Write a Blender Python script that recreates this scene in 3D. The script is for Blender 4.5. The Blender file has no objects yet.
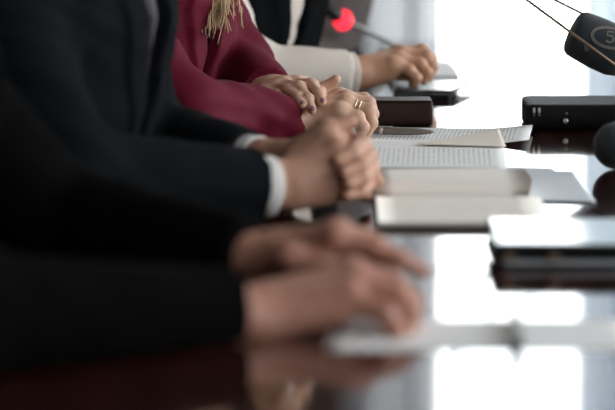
import bpy, bmesh, math, random
import numpy as np
from mathutils import Vector, Matrix

C = bpy.context.scene
COL = C.collection
random.seed(4)
np.random.seed(4)

# ------------------------------------------------------------------ camera
FPX = 2800.0
CAM = np.array([0.0, 0.0, 1.29])
TZ = 0.74                                   # table top height
PITCH = math.radians(9.27)
FOCUS = 3.97
cam_d = bpy.data.cameras.new('camera')
cam = bpy.data.objects.new('camera', cam_d)
COL.objects.link(cam)
cam.location = CAM
cam.rotation_euler = (math.pi / 2 - PITCH, 0, 0)
cam_d.sensor_fit = 'HORIZONTAL'
cam_d.sensor_width = 36.0
cam_d.lens = 36.0 * FPX / 615.0
cam_d.clip_start = 0.05
cam_d.dof.use_dof = True
cam_d.dof.focus_distance = FOCUS
cam_d.dof.aperture_fstop = 3.1
C.camera = cam

# ------------------------------------------------------------------ world, light, exposure
C.view_settings.view_transform = 'Standard'
C.view_settings.look = 'None'
C.view_settings.exposure = 0.98
C.view_settings.gamma = 1.0
C.view_settings.use_curve_mapping = False
C.cycles.use_denoising = True
C.cycles.max_bounces = 8
C.cycles.sample_clamp_indirect = 6.0
C.cycles.caustics_reflective = False
C.cycles.caustics_refractive = False

w = bpy.data.worlds.new('overcast_sky')
C.world = w
w.use_nodes = True
nt = w.node_tree
bg = nt.nodes['Background']
bg.inputs[0].default_value = (0.93, 0.975, 1.0, 1)
bg.inputs[1].default_value = 3.6


def portal(name, loc, rot, sx, sy):
    d = bpy.data.lights.new(name, 'AREA')
    d.shape = 'RECTANGLE'
    d.size, d.size_y = sx, sy
    d.cycles.is_portal = True
    o = bpy.data.objects.new(name, d)
    COL.objects.link(o)
    o.location = loc
    o.rotation_euler = rot


WIN = dict(x0=0.13, x1=1.30, z0=0.06, z1=2.55, y=8.0)
FILL_WINDOWS = [(-1.3, 1.2), (1.7, 3.9), (4.4, 6.6)]             # unseen right-wall windows, added for fill light (y ranges)
SZ0, SZ1, SX = 0.85, 2.55, 2.6
portal('window_light', ((WIN['x0'] + WIN['x1']) / 2, WIN['y'] + 0.16, 1.3), (-math.pi / 2, 0, 0), 1.17, 2.49)
for a, b in FILL_WINDOWS:
    portal('window_light', (SX + 0.16, (a + b) / 2, (SZ0 + SZ1) / 2), (0, math.pi / 2, 0), SZ1 - SZ0, b - a)  # daylight portals of the added, unseen right-wall windows


def W(px, py, Y):
    """world point seen at pixel (px, py) of the photograph at depth Y"""
    cx, cy = (px - 307.5) / FPX, -(py - 205.0) / FPX
    t = Y / (math.cos(PITCH) + math.sin(PITCH) * cy)
    return CAM + t * np.array([cx, math.cos(PITCH) + math.sin(PITCH) * cy, -math.sin(PITCH) + math.cos(PITCH) * cy])


def T(px, py, z=TZ):
    """world point on the level z seen at pixel (px, py)"""
    cx, cy = (px - 307.5) / FPX, -(py - 205.0) / FPX
    d = np.array([cx, math.cos(PITCH) + math.sin(PITCH) * cy, -math.sin(PITCH) + math.cos(PITCH) * cy])
    return CAM + d * (z - CAM[2]) / d[2]


TH = math.radians(8.5)
U = np.array([math.sin(TH), math.cos(TH), 0.0])     # along the table, away
V = np.array([math.cos(TH), -math.sin(TH), 0.0])    # across the table
ZUP = np.array([0.0, 0.0, 1.0])
GU, GV = U, V
EDGE = np.array([-0.205, 3.3, 0.0])                 # a point on the sitters' edge of the table


# ------------------------------------------------------------------ materials
def mat(name, col, rough=0.5, metal=0.0, spec=0.5, sheen=0.0, sss=0.0, bump=0.0, bscale=300.0, var=0.0, vscale=20.0,
        emit=None, coat=0.0):
    m = bpy.data.materials.new(name)
    m.use_nodes = True
    n, l = m.node_tree.nodes, m.node_tree.links
    b = n['Principled BSDF']
    b.inputs['Base Color'].default_value = (*col, 1)
    b.inputs['Roughness'].default_value = rough
    b.inputs['Metallic'].default_value = metal
    b.inputs['Specular IOR Level'].default_value = spec
    b.inputs['Coat Weight'].default_value = coat
    if sheen:
        b.inputs['Sheen Weight'].default_value = sheen
        b.inputs['Sheen Roughness'].default_value = 0.4
    if sss:
        b.inputs['Subsurface Weight'].default_value = sss
        b.inputs['Subsurface Radius'].default_value = (0.012, 0.004, 0.002)
        b.inputs['Subsurface Scale'].default_value = 1.0
    tc = n.new('ShaderNodeTexCoord')
    if var:
        t = n.new('ShaderNodeTexNoise')
        t.inputs['Scale'].default_value = vscale
        t.inputs['Detail'].default_value = 4
        l.new(tc.outputs['Object'], t.inputs['Vector'])
        mx = n.new('ShaderNodeMix')
        mx.data_type = 'RGBA'
        mx.inputs[6].default_value = (*[c * (1 - var) for c in col], 1)
        mx.inputs[7].default_value = (*[min(1, c * (1 + var)) for c in col], 1)
        l.new(t.outputs['Fac'], mx.inputs[0])
        l.new(mx.outputs[2], b.inputs['Base Color'])
    if bump:
        t2 = n.new('ShaderNodeTexNoise')
        t2.inputs['Scale'].default_value = bscale
        t2.inputs['Detail'].default_value = 3
        l.new(tc.outputs['Object'], t2.inputs['Vector'])
        bp = n.new('ShaderNodeBump')
        bp.inputs['Strength'].default_value = bump
        bp.inputs['Distance'].default_value = 0.002
        l.new(t2.outputs['Fac'], bp.inputs['Height'])
        l.new(bp.outputs['Normal'], b.inputs['Normal'])
    if emit:
        b.inputs['Emission Color'].default_value = (*emit[0], 1)
        b.inputs['Emission Strength'].default_value = emit[1]
    return m


def skin_mat(name, col):
    m = mat(name, col, rough=0.46, spec=0.4, sss=0.12, bump=0.25, bscale=420)
    n, l = m.node_tree.nodes, m.node_tree.links
    b = n['Principled BSDF']
    tc = n.new('ShaderNodeTexCoord')
    t = n.new('ShaderNodeTexNoise')
    t.inputs['Scale'].default_value = 55
    t.inputs['Detail'].default_value = 5
    l.new(tc.outputs['Object'], t.inputs['Vector'])
    mx = n.new('ShaderNodeMix')
    mx.data_type = 'RGBA'
    mx.inputs[6].default_value = (col[0] * 0.95, col[1] * 0.78, col[2] * 0.74, 1)
    mx.inputs[7].default_value = (min(1, col[0] * 1.06), col[1] * 1.12, col[2] * 1.14, 1)
    l.new(t.outputs['Fac'], mx.inputs[0])
    l.new(mx.outputs[2], b.inputs['Base Color'])
    return m


def wood_mat():
    m = mat('varnished_wood', (0.05, 0.013, 0.009), rough=0.07, spec=0.5, coat=0.6)
    n, l = m.node_tree.nodes, m.node_tree.links
    b = n['Principled BSDF']
    b.inputs['Coat Roughness'].default_value = 0.04
    tc = n.new('ShaderNodeTexCoord')
    mp = n.new('ShaderNodeMapping')
    mp.inputs['Scale'].default_value = (26, 1.6, 8)
    t = n.new('ShaderNodeTexNoise')
    t.inputs['Scale'].default_value = 3
    t.inputs['Detail'].default_value = 7
    t.inputs['Distortion'].default_value = 0.6
    r = n.new('ShaderNodeValToRGB')
    r.color_ramp.elements[0].position = 0.3
    r.color_ramp.elements[0].color = (0.014, 0.0035, 0.0028, 1)
    r.color_ramp.elements[1].position = 0.72
    r.color_ramp.elements[1].color = (0.042, 0.011, 0.007, 1)
    l.new(tc.outputs['Object'], mp.inputs[0])
    l.new(mp.outputs[0], t.inputs['Vector'])
    l.new(t.outputs['Fac'], r.inputs[0])
    l.new(r.outputs[0], b.inputs['Base Color'])
    return m


def paper_mat(name, base, ink=0.0, pitch=0.0068, margin=(0.02, 0.19, 0.02, 0.275)):
    """paper; UV in metres: u along a text line, v from line to line"""
    m = mat(name, base, rough=0.7, spec=0.25)
    if not ink:
        return m
    n, l = m.node_tree.nodes, m.node_tree.links
    b = n['Principled BSDF']
    uv = n.new('ShaderNodeUVMap')
    uv.uv_map = 'UVMap'
    sp = n.new('ShaderNodeSeparateXYZ')
    l.new(uv.outputs[0], sp.inputs[0])

    def M(op, a, bb=None):
        k = n.new('ShaderNodeMath')
        k.operation = op
        for i, v in enumerate((a, bb)):
            if v is None:
                continue
            if isinstance(v, (int, float)):
                k.inputs[i].default_value = v
            else:
                l.new(v, k.inputs[i])
        return k.outputs[0]
    u, v = sp.outputs[0], sp.outputs[1]
    row = M('DIVIDE', v, pitch)
    fr = M('FRACT', row)
    line = M('LESS_THAN', fr, 0.42)
    fl = M('FLOOR', row)
    cb = n.new('ShaderNodeCombineXYZ')
    l.new(M('MULTIPLY', u, 260.0), cb.inputs[0])
    l.new(M('MULTIPLY', fl, 7.31), cb.inputs[1])
    wn = n.new('ShaderNodeTexNoise')
    wn.inputs['Scale'].default_value = 1.0
    wn.inputs['Detail'].default_value = 1.0
    l.new(cb.outputs[0], wn.inputs['Vector'])
    word = M('GREATER_THAN', wn.outputs['Fac'], 0.42)
    # line ends vary
    cb2 = n.new('ShaderNodeCombineXYZ')
    l.new(M('MULTIPLY', fl, 3.7), cb2.inputs[0])
    wn2 = n.new('ShaderNodeTexNoise')
    wn2.inputs['Scale'].default_value = 1.0
    l.new(cb2.outputs[0], wn2.inputs['Vector'])
    end = M('ADD', M('MULTIPLY', wn2.outputs['Fac'], 0.05), margin[1] - 0.04)
    k = M('MULTIPLY', line, word)
    k = M('MULTIPLY', k, M('GREATER_THAN', u, margin[0]))
    k = M('MULTIPLY', k, M('LESS_THAN', u, end))
    k = M('MULTIPLY', k, M('GREATER_THAN', v, margin[2]))
    k = M('MULTIPLY', k, M('LESS_THAN', v, margin[3]))
    k = M('MULTIPLY', k, ink)
    mx = n.new('ShaderNodeMix')
    mx.data_type = 'RGBA'
    mx.inputs[6].default_value = (*base, 1)
    mx.inputs[7].default_value = (0.06, 0.06, 0.07, 1)
    l.new(k, mx.inputs[0])
    l.new(mx.outputs[2], b.inputs['Base Color'])
    return m


def glass_mat():
    m = bpy.data.materials.new('window_glass')
    m.use_nodes = True
    n, l = m.node_tree.nodes, m.node_tree.links
    n.clear()
    o = n.new('ShaderNodeOutputMaterial')
    t = n.new('ShaderNodeBsdfTransparent')
    g = n.new('ShaderNodeBsdfGlossy')
    g.inputs['Roughness'].default_value = 0.01
    f = n.new('ShaderNodeFresnel')
    f.inputs[0].default_value = 1.25
    mx = n.new('ShaderNodeMixShader')
    l.new(f.outputs[0], mx.inputs[0])
    l.new(t.outputs[0], mx.inputs[1])
    l.new(g.outputs[0], mx.inputs[2])
    l.new(mx.outputs[0], o.inputs[0])
    return m


def sheer_mat(name, col, clear):
    m = bpy.data.materials.new(name)
    m.use_nodes = True
    n, l = m.node_tree.nodes, m.node_tree.links
    n.clear()
    o = n.new('ShaderNodeOutputMaterial')
    tl = n.new('ShaderNodeBsdfTranslucent')
    tl.inputs[0].default_value = (*col, 1)
    df = n.new('ShaderNodeBsdfDiffuse')
    df.inputs[0].default_value = (*col, 1)
    m1 = n.new('ShaderNodeMixShader')
    m1.inputs[0].default_value = 0.35
    l.new(tl.outputs[0], m1.inputs[1])
    l.new(df.outputs[0], m1.inputs[2])
    t = n.new('ShaderNodeBsdfTransparent')
    m2 = n.new('ShaderNodeMixShader')
    m2.inputs[0].default_value = clear
    l.new(m1.outputs[0], m2.inputs[1])
    l.new(t.outputs[0], m2.inputs[2])
    l.new(m2.outputs[0], o.inputs[0])
    return m


M_ = dict(
    wood=wood_mat(),
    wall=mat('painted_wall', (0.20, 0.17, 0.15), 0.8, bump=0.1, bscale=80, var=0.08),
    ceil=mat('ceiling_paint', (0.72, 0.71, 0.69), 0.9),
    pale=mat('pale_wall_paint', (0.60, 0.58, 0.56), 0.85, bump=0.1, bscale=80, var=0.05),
    floor=mat('brown_carpet', (0.07, 0.055, 0.05), 0.95, bump=0.6, bscale=400, var=0.3, vscale=60),
    trim=mat('trim_paint', (0.30, 0.27, 0.24), 0.5),
    white=mat('white_frame', (0.75, 0.76, 0.77), 0.4),
    glass=glass_mat(),
    sheer=sheer_mat('sheer_white', (0.40, 0.41, 0.425), 0.05),
    sheer_b=sheer_mat('sheer_pale_blue', (0.36, 0.42, 0.48), 0.06),
    black=mat('black_plastic', (0.012, 0.012, 0.014), 0.4),
    foam=mat('black_foam', (0.017, 0.024, 0.030), 0.85, bump=0.8, bscale=700, sheen=0.25),  # lifted toward blue-grey: haze from glare put into the black
    metal=mat('brushed_metal', (0.62, 0.62, 0.62), 0.3, metal=1),
    dmetal=mat('dark_metal', (0.20, 0.14, 0.10), 0.4, metal=0.7),
    gold=mat('gold', (0.92, 0.74, 0.50), 0.22, metal=1),
    pew=mat('pewter', (0.28, 0.25, 0.22), 0.3, metal=0.9),
    emblem=mat('emblem_print', (0.135, 0.115, 0.10), 0.6),
    leather=mat('black_leather', (0.008, 0.008, 0.009), 0.6, spec=0.15, bump=0.4, bscale=240),
    bleather=mat('brown_leather', (0.032, 0.016, 0.012), 0.5, spec=0.2, bump=0.4, bscale=240),
    clear=mat('pale_plastic', (0.55, 0.66, 0.72), 0.12, spec=0.6),
    paper=paper_mat('plain_paper', (0.87, 0.87, 0.87)),
    paper_c=paper_mat('cream_paper', (0.82, 0.75, 0.66)),
    paper_g=paper_mat('grey_paper', (0.62, 0.66, 0.70)),
    print_=paper_mat('printed_paper', (0.89, 0.89, 0.88), ink=0.32),
    print2=paper_mat('small_print_paper', (0.88, 0.89, 0.89), ink=0.38, pitch=0.0058),
    page=paper_mat('book_page', (0.87, 0.82, 0.76), ink=0.12, pitch=0.006, margin=(0.02, 0.15, 0.015, 0.18)),
    edge=mat('page_edges', (0.74, 0.68, 0.61), 0.8, bump=0.5, bscale=900),
    led=mat('red_lamp', (0.8, 0.02, 0.03), 0.4, emit=((1.0, 0.022, 0.045), 1.15)),
    nail=mat('mauve_nail_polish', (0.27, 0.13, 0.135), 0.25, spec=0.6, var=0.6, vscale=900),
    navy=mat('navy_suit_wool', (0.0052, 0.0064, 0.0082), 0.85, spec=0.04, bump=0.3, bscale=900, var=0.25, vscale=14),
    black_wool=mat('black_suit_wool', (0.0028, 0.0028, 0.0031), 0.9, spec=0.02, bump=0.3, bscale=900),
    maroon=mat('maroon_crepe', (0.110, 0.0040, 0.0180), 0.7, spec=0.14, sheen=0.03, bump=0.25, bscale=800, var=0.12, vscale=12),
    blacktop=mat('black_knit', (0.004, 0.0035, 0.004), 0.9, spec=0.02),
    vest=mat('black_waistcoat', (0.0045, 0.005, 0.0062), 0.85, spec=0.03),
    cream=mat('cream_cotton', (0.66, 0.585, 0.52), 0.85, bump=0.3, bscale=600),
    shirt=mat('white_cotton', (0.72, 0.69, 0.66), 0.8, bump=0.2, bscale=700),
    gshirt=mat('grey_shirt', (0.34, 0.35, 0.38), 0.8),
    sgrey=mat('dark_grey_shirt', (0.10, 0.107, 0.118), 0.7, spec=0.2),  # second sitter's white shirt darkened to stand for shade; fifth sitter's plain grey
    tie=mat('plum_tie', (0.020, 0.012, 0.019), 0.6, spec=0.2),
    taupe=mat('taupe_wool', (0.095, 0.077, 0.075), 0.85, sheen=0.03, spec=0.2, bump=0.3, bscale=700),
    trouser=mat('dark_trousers', (0.012, 0.012, 0.015), 0.85),
    shoe=mat('black_shoe', (0.01, 0.01, 0.01), 0.3),
    blond=mat('blond_hair', (0.64, 0.45, 0.26), 0.45, bump=0.6, bscale=500, var=0.35, vscale=120),
    brown=mat('brown_hair', (0.045, 0.026, 0.016), 0.5, bump=0.6, bscale=500, var=0.3, vscale=120),
    dark=mat('dark_hair', (0.014, 0.011, 0.010), 0.5, bump=0.6, bscale=500, var=0.3, vscale=120),
    eye=mat('eye_white', (0.6, 0.58, 0.56), 0.2),
    skin_a=skin_mat('skin_rosy', (0.42, 0.212, 0.152)),
    skin_b=skin_mat('skin_tan', (0.47, 0.262, 0.182)),
    skin_c=skin_mat('skin_fair', (0.62, 0.405, 0.295)),
    skin_d=skin_mat('skin_warm', (0.52, 0.30, 0.195)),
)


# ------------------------------------------------------------------ object helpers
def tag(o, label=None, cat=None, group=None, kind=None):
    for k, v in (('label', label), ('category', cat), ('group', group), ('kind', kind)):
        if v:
            o[k] = v
    return o


def wloc(o):
    p = np.zeros(3)
    while o is not None:
        p += np.array(o.location)
        o = o.parent
    return p


def obj(name, vf, m, parent=None, origin=None, smooth=True, uv=None):
    """one mesh object from (verts, faces) in world coordinates"""
    v, f = vf
    v = np.asarray(v, float)
    if parent is not None:
        org = wloc(parent)
        if origin is not None:
            org = np.asarray(origin, float)
    elif origin is not None:
        org = np.asarray(origin, float)
    else:
        org = np.array([(v[:, 0].min() + v[:, 0].max()) / 2, (v[:, 1].min() + v[:, 1].max()) / 2, v[:, 2].min()])
    me = bpy.data.meshes.new(name)
    me.from_pydata((v - org).tolist(), [], [list(map(int, q)) for q in f])
    me.materials.append(M_[m] if isinstance(m, str) else m)
    if smooth:
        me.polygons.foreach_set('use_smooth', [True] * len(me.polygons))
    if uv is not None:
        lay = me.uv_layers.new(name='UVMap')
        li = np.zeros(len(me.loops), int)
        me.loops.foreach_get('vertex_index', li)
        lay.data.foreach_set('uv', np.asarray(uv)[li].ravel())
    me.update()
    o = bpy.data.objects.new(name, me)
    COL.objects.link(o)
    if parent is not None:
        o.parent = parent
        o.location = org - wloc(parent)
    else:
        o.location = org
    return o


def empty(name, loc):
    o = bpy.data.objects.new(name, None)
    o.empty_display_size = 0.05
    COL.objects.link(o)
    o.location = loc
    return o


def join(*parts):
    vs, fs, n = [], [], 0
    for v, f in parts:
        v = np.asarray(v, float)
        vs.append(v)
        fs += [[int(i) + n for i in q] for q in f]
        n += len(v)
    return np.vstack(vs), fs


def basis(x=None, z=None):
    """rotation with columns x, y, z"""
    z = np.array([0, 0, 1.0]) if z is None else np.asarray(z, float) / np.linalg.norm(z)
    x = np.array([1.0, 0, 0]) if x is None else np.asarray(x, float)
    x = x - z * (x @ z)
    x /= np.linalg.norm(x)
    return np.column_stack([x, np.cross(z, x), z])


def box(c, s, R=None, bev=0.0, seg=2):
    bm = bmesh.new()
    bmesh.ops.create_cube(bm, size=1)
    bmesh.ops.scale(bm, vec=s, verts=bm.verts)
    if bev:
        bmesh.ops.bevel(bm, geom=bm.edges[:], offset=bev, segments=seg, profile=0.5, affect='EDGES')
    v = np.array([q.co[:] for q in bm.verts])
    f = [[q.index for q in p.verts] for p in bm.faces]
    bm.free()
    if R is not None:
        v = v @ R.T
    return v + np.asarray(c, float), f


def tube(path, rad, n=12, cap=True):
    path = np.asarray(path, float)
    rad = np.broadcast_to(rad, len(path))
    k = len(path)
    vs, fs = [], []
    prev = None
    for i in range(k):
        d = path[min(i + 1, k - 1)] - path[max(i - 1, 0)]
        d /= np.linalg.norm(d) + 1e-12
        a = np.array([0, 0, 1.0]) if prev is None else prev
        if abs(a @ d) > 0.95:
            a = np.array([1.0, 0, 0])
        a = a - d * (a @ d)
        a /= np.linalg.norm(a)
        prev = a
        b = np.cross(d, a)
        for j in range(n):
            t = 2 * math.pi * j / n
            vs.append(path[i] + rad[i] * (math.cos(t) * a + math.sin(t) * b))
    for i in range(k - 1):
        for j in range(n):
            j2 = (j + 1) % n
            fs.append([i * n + j, i * n + j2, (i + 1) * n + j2, (i + 1) * n + j])
    if cap:
        fs.append(list(range(n))[::-1])
        fs.append([(k - 1) * n + j for j in range(n)])
    return np.array(vs), fs


def lathe(prof, c, axis=(0, 0, 1), n=28):
    """prof: (r, h) pairs along the axis from c"""
    R = basis(np.array([0.31, 0.77, 0.2]), axis)
    path = [np.asarray(c, float) + R[:, 2] * h for r, h in prof]
    vs, fs = [], []
    for (r, h), p in zip(prof, path):
        for j in range(n):
            t = 2 * math.pi * j / n
            vs.append(p + r * (math.cos(t) * R[:, 0] + math.sin(t) * R[:, 1]))
    k = len(prof)
    for i in range(k - 1):
        for j in range(n):
            j2 = (j + 1) % n
            fs.append([i * n + j, i * n + j2, (i + 1) * n + j2, (i + 1) * n + j])
    fs.append(list(range(n))[::-1])
    fs.append([(k - 1) * n + j for j in range(n)])
    return np.array(vs), fs


def sheet(corners, z, nu=18, nv=14, thick=0.0004, lift=None):
    """paper sheet: corners given as ground points a (near left), b (near right), c (far right), d (far left);
    returns solid mesh and UV: u = depth (along text lines), v = from the right end to the left"""
    a, b, c, d = [np.asarray(q, float)[:2] for q in corners]
    wid, dep = np.linalg.norm(b - a), np.linalg.norm(d - a)
    vs, uv = [], []
    for lay in (1, 0):
        for i in range(nu + 1):
            for j in range(nv + 1):
                s, t = i / nu, j / nv
                p = (a * (1 - s) + b * s) * (1 - t) + (d * (1 - s) + c * s) * t
                h = z + (lift(s, t) if lift else 0.0)
                vs.append([p[0], p[1], h + (thick if lay else 0)])
                uv.append([t * dep, (1 - s) * wid])
    N = (nu + 1) * (nv + 1)
    ix = lambda i, j: i * (nv + 1) + j
    fs = []
    for i in range(nu):
        for j in range(nv):
            q = [ix(i, j), ix(i + 1, j), ix(i + 1, j + 1), ix(i, j + 1)]
            fs.append(q)
            fs.append([k + N for k in q[::-1]])
    bd = [ix(i, 0) for i in range(nu)] + [ix(nu, j) for j in range(nv)] + [ix(i, nv) for i in range(nu, 0, -1)] + [ix(0, j) for j in range(nv, 0, -1)]
    for k in range(len(bd)):
        p, q = bd[k], bd[(k + 1) % len(bd)]
        fs.append([q, p, p + N, q + N])
    return (np.array(vs), fs), np.array(uv)


# ------------------------------------------------------------------ implicit surfaces for bodies and clothes
class Field:
    def __init__(self, lo, hi, h):
        self.lo, self.h = np.asarray(lo, float), h
        n = np.ceil((np.asarray(hi) - self.lo) / h).astype(int) + 1
        ax = [self.lo[i] + h * np.arange(n[i]) for i in range(3)]
        self.P = np.stack(np.meshgrid(*ax, indexing='ij'), -1)
        self.f = np.full(n, 1.0)

    def sub(self, lo, hi):
        i0 = np.maximum(np.floor((np.asarray(lo) - self.lo) / self.h).astype(int), 0)
        i1 = np.minimum(np.ceil((np.asarray(hi) - self.lo) / self.h).astype(int) + 1, self.f.shape)
        return tuple(slice(a, max(b, a)) for a, b in zip(i0, i1))

    def add(self, fn, k, lo=None, hi=None):
        s = self.sub(lo, hi) if lo is not None else (slice(None),) * 3
        if 0 in self.f[s].shape:
            return
        d = fn(self.P[s])
        a = self.f[s]
        if k > 0:
            hh = np.clip(0.5 + 0.5 * (a - d) / k, 0, 1)
            self.f[s] = a * (1 - hh) + d * hh - k * hh * (1 - hh)
        else:
            self.f[s] = np.minimum(a, d)

    def cone(self, a, b, ra, rb, k=0.004, cut=None):
        a, b = np.asarray(a, float), np.asarray(b, float)
        R = max(ra, rb) + 3 * k + 3 * self.h

        def fn(P):
            ba = b - a
            q = P - a
            h = np.clip(q @ ba / (ba @ ba + 1e-12), 0, 1)
            d = np.linalg.norm(q - h[..., None] * ba, axis=-1) - (ra + (rb - ra) * h)
            if cut is not None:
                d = np.maximum(d, (P - cut[0]) @ cut[1])
            return d
        self.add(fn, k, np.minimum(a, b) - R, np.maximum(a, b) + R)

    def ell(self, c, r, R=None, k=0.004):
        c, r = np.asarray(c, float), np.asarray(r, float)
        R = np.eye(3) if R is None else R

        def fn(P):
            q = ((P - c) @ R) / r
            n = np.linalg.norm(q, axis=-1)
            return (n - 1) * n / (np.linalg.norm(q / r, axis=-1) + 1e-9)
        m = r.max() + 3 * k + 3 * self.h
        self.add(fn, k, c - m, c + m)

    def mesh(self, smooth=1):
        f = self.f.copy()
        f[[0, -1]] = np.maximum(f[[0, -1]], 1e-4)
        f[:, [0, -1]] = np.maximum(f[:, [0, -1]], 1e-4)
        f[:, :, [0, -1]] = np.maximum(f[:, :, [0, -1]], 1e-4)
        ins = f < 0
        nx, ny, nz = f.shape
        off = [(i, j, k) for i in (0, 1) for j in (0, 1) for k in (0, 1)]
        cnt = np.zeros((nx - 1, ny - 1, nz - 1), np.int8)
        for i, j, k in off:
            cnt += ins[i:nx - 1 + i, j:ny - 1 + j, k:nz - 1 + k]
        act = (cnt > 0) & (cnt < 8)
        idx = np.full(act.shape, -1, int)
        cells = np.argwhere(act)
        idx[act] = np.arange(len(cells))
        vals = np.stack([f[cells[:, 0] + i, cells[:, 1] + j, cells[:, 2] + k] for i, j, k in off], 1)
        offa = np.array(off, float)
        acc = np.zeros((len(cells), 3))
        num = np.zeros(len(cells))
        for a in range(8):
            for b in range(a + 1, 8):
                if np.abs(offa[a] - offa[b]).sum() != 1:
                    continue
                m = (vals[:, a] < 0) != (vals[:, b] < 0)
                t = vals[m, a] / (vals[m, a] - vals[m, b])
                acc[m] += offa[a] + t[:, None] * (offa[b] - offa[a])
                num[m] += 1
        v = self.lo + self.h * (cells + acc / num[:, None])
        quads = []
        for ax in range(3):
            o1, o2 = (ax + 1) % 3, (ax + 2) % 3
            sl0 = [slice(1, -1)] * 3
            sl1 = [slice(1, -1)] * 3
            sl0[ax] = slice(0, -1)
            sl1[ax] = slice(1, None)
            A, B = ins[tuple(sl0)], ins[tuple(sl1)]
            e = np.argwhere(A != B)
            e_in = A[tuple(e.T)]
            e[:, o1] += 1
            e[:, o2] += 1
            q = []
            for d1, d2 in ((1, 1), (0, 1), (0, 0), (1, 0)):
                c = e.copy()
                c[:, o1] -= d1
                c[:, o2] -= d2
                q.append(idx[tuple(c.T)])
            q = np.stack(q, 1)
            q[~e_in] = q[~e_in][:, ::-1]
            quads.append(q)
        q = np.vstack(quads)
        for _ in range(smooth):
            s = np.zeros_like(v)
            c = np.zeros(len(v))
            for i in range(4):
                a, b = q[:, i], q[:, (i + 1) % 4]
                np.add.at(s, a, v[b])
                np.add.at(s, b, v[a])
                np.add.at(c, a, 1)
                np.add.at(c, b, 1)
            v = 0.5 * v + 0.5 * s / np.maximum(c, 1)[:, None]
        return v, q


def bounds(pts, pad):
    p = np.asarray(pts)
    return p.min(0) - pad, p.max(0) + pad


# ------------------------------------------------------------------ hands
def hand(wrist, fore, fingers, r=1.0, wr=0.027, flat=None, fo=0.012, h=0.0016, pads=(), kpalm=0.013, extra=()):
    """fingers: list of joint lists (root first). flat: the wrist's wide direction. pads: extra palm cones"""
    allp = [wrist, fore] + [p for fg in fingers for p in fg] + [p for c in pads for p in c[:2]]
    lo, hi = bounds(allp, 0.045)
    F = Field(lo, hi, h)
    fl = np.zeros(3) if flat is None else np.asarray(flat, float) / np.linalg.norm(flat)
    for s in (-1, 1):
        F.cone(fore + fl * s * fo * 0.8 * r, wrist + fl * s * fo * r, wr * 1.02, wr * 0.80, 0.012)
    for fg in fingers:
        if fg[0] is None:
            continue
        F.cone(wrist + (fg[0] - wrist) * 0.12, fg[0], 0.0165 * r, 0.0125 * r, kpalm)
    for c in pads:
        F.cone(c[0], c[1], c[2], c[3], kpalm)
    for fi, fg in enumerate(fingers):
        rad = np.array([0.0112, 0.0095, 0.0083, 0.0068]) * r
        if len(fg) == 3:
            rad = np.array([0.0135, 0.0108, 0.0078]) * r
        for i in range(len(fg) - 1):
            ra, rb = rad[i], rad[i + 1]
            F.cone(fg[i], fg[i + 1], ra, rb, 0.006 if i == 0 else 0.0025)
        for i in range(1, len(fg) - 1):          # knuckle bumps
            F.cone(fg[i], fg[i] + 1e-4, rad[i] * 1.07, rad[i] * 1.07, 0.004)
        F.cone(fg[0], fg[0] + np.array([0, 0, 0.0015]), 0.0122 * r, 0.0115 * r, 0.008)
    return F.mesh(2)


def L(*pp):
    return [W(*p) for p in pp]


# ------------------------------------------------------------------ people
def loft(zs, wa, wb, bo, cen, rot=(U, V)):
    """soft elliptical body of given half widths along U / V over height, offset bo along V"""
    zs = np.asarray(zs, float)

    def fn(P, off=0.0):
        z = P[..., 2]
        q = P - cen
        A = q @ rot[0]
        B = q @ rot[1] - np.interp(z, zs, bo)
        a = np.interp(z, zs, wa) + off
        b = np.interp(z, zs, wb) + off
        n = ((np.abs(A) / a) ** 2.4 + (np.abs(B) / b) ** 2.4) ** (1 / 2.4)
        d = (n - 1) * np.minimum(a, b)
        cap = np.maximum(zs[0] - z, z - zs[-1]) - off
        return np.maximum(d, cap), A, B, z
    return fn


def folds(P, seed, amp):
    x, y, z = P[..., 0], P[..., 1], P[..., 2]
    s = seed * 1.7
    a = np.sin(38 * x + 9 * np.sin(17 * z + s) + s) * np.sin(31 * z + 7 * np.sin(13 * y + s))
    b = np.sin(67 * (z + 0.6 * x) + 6 * np.sin(23 * y + 2 * s)) * 0.5
    return amp * (a + b)


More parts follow.
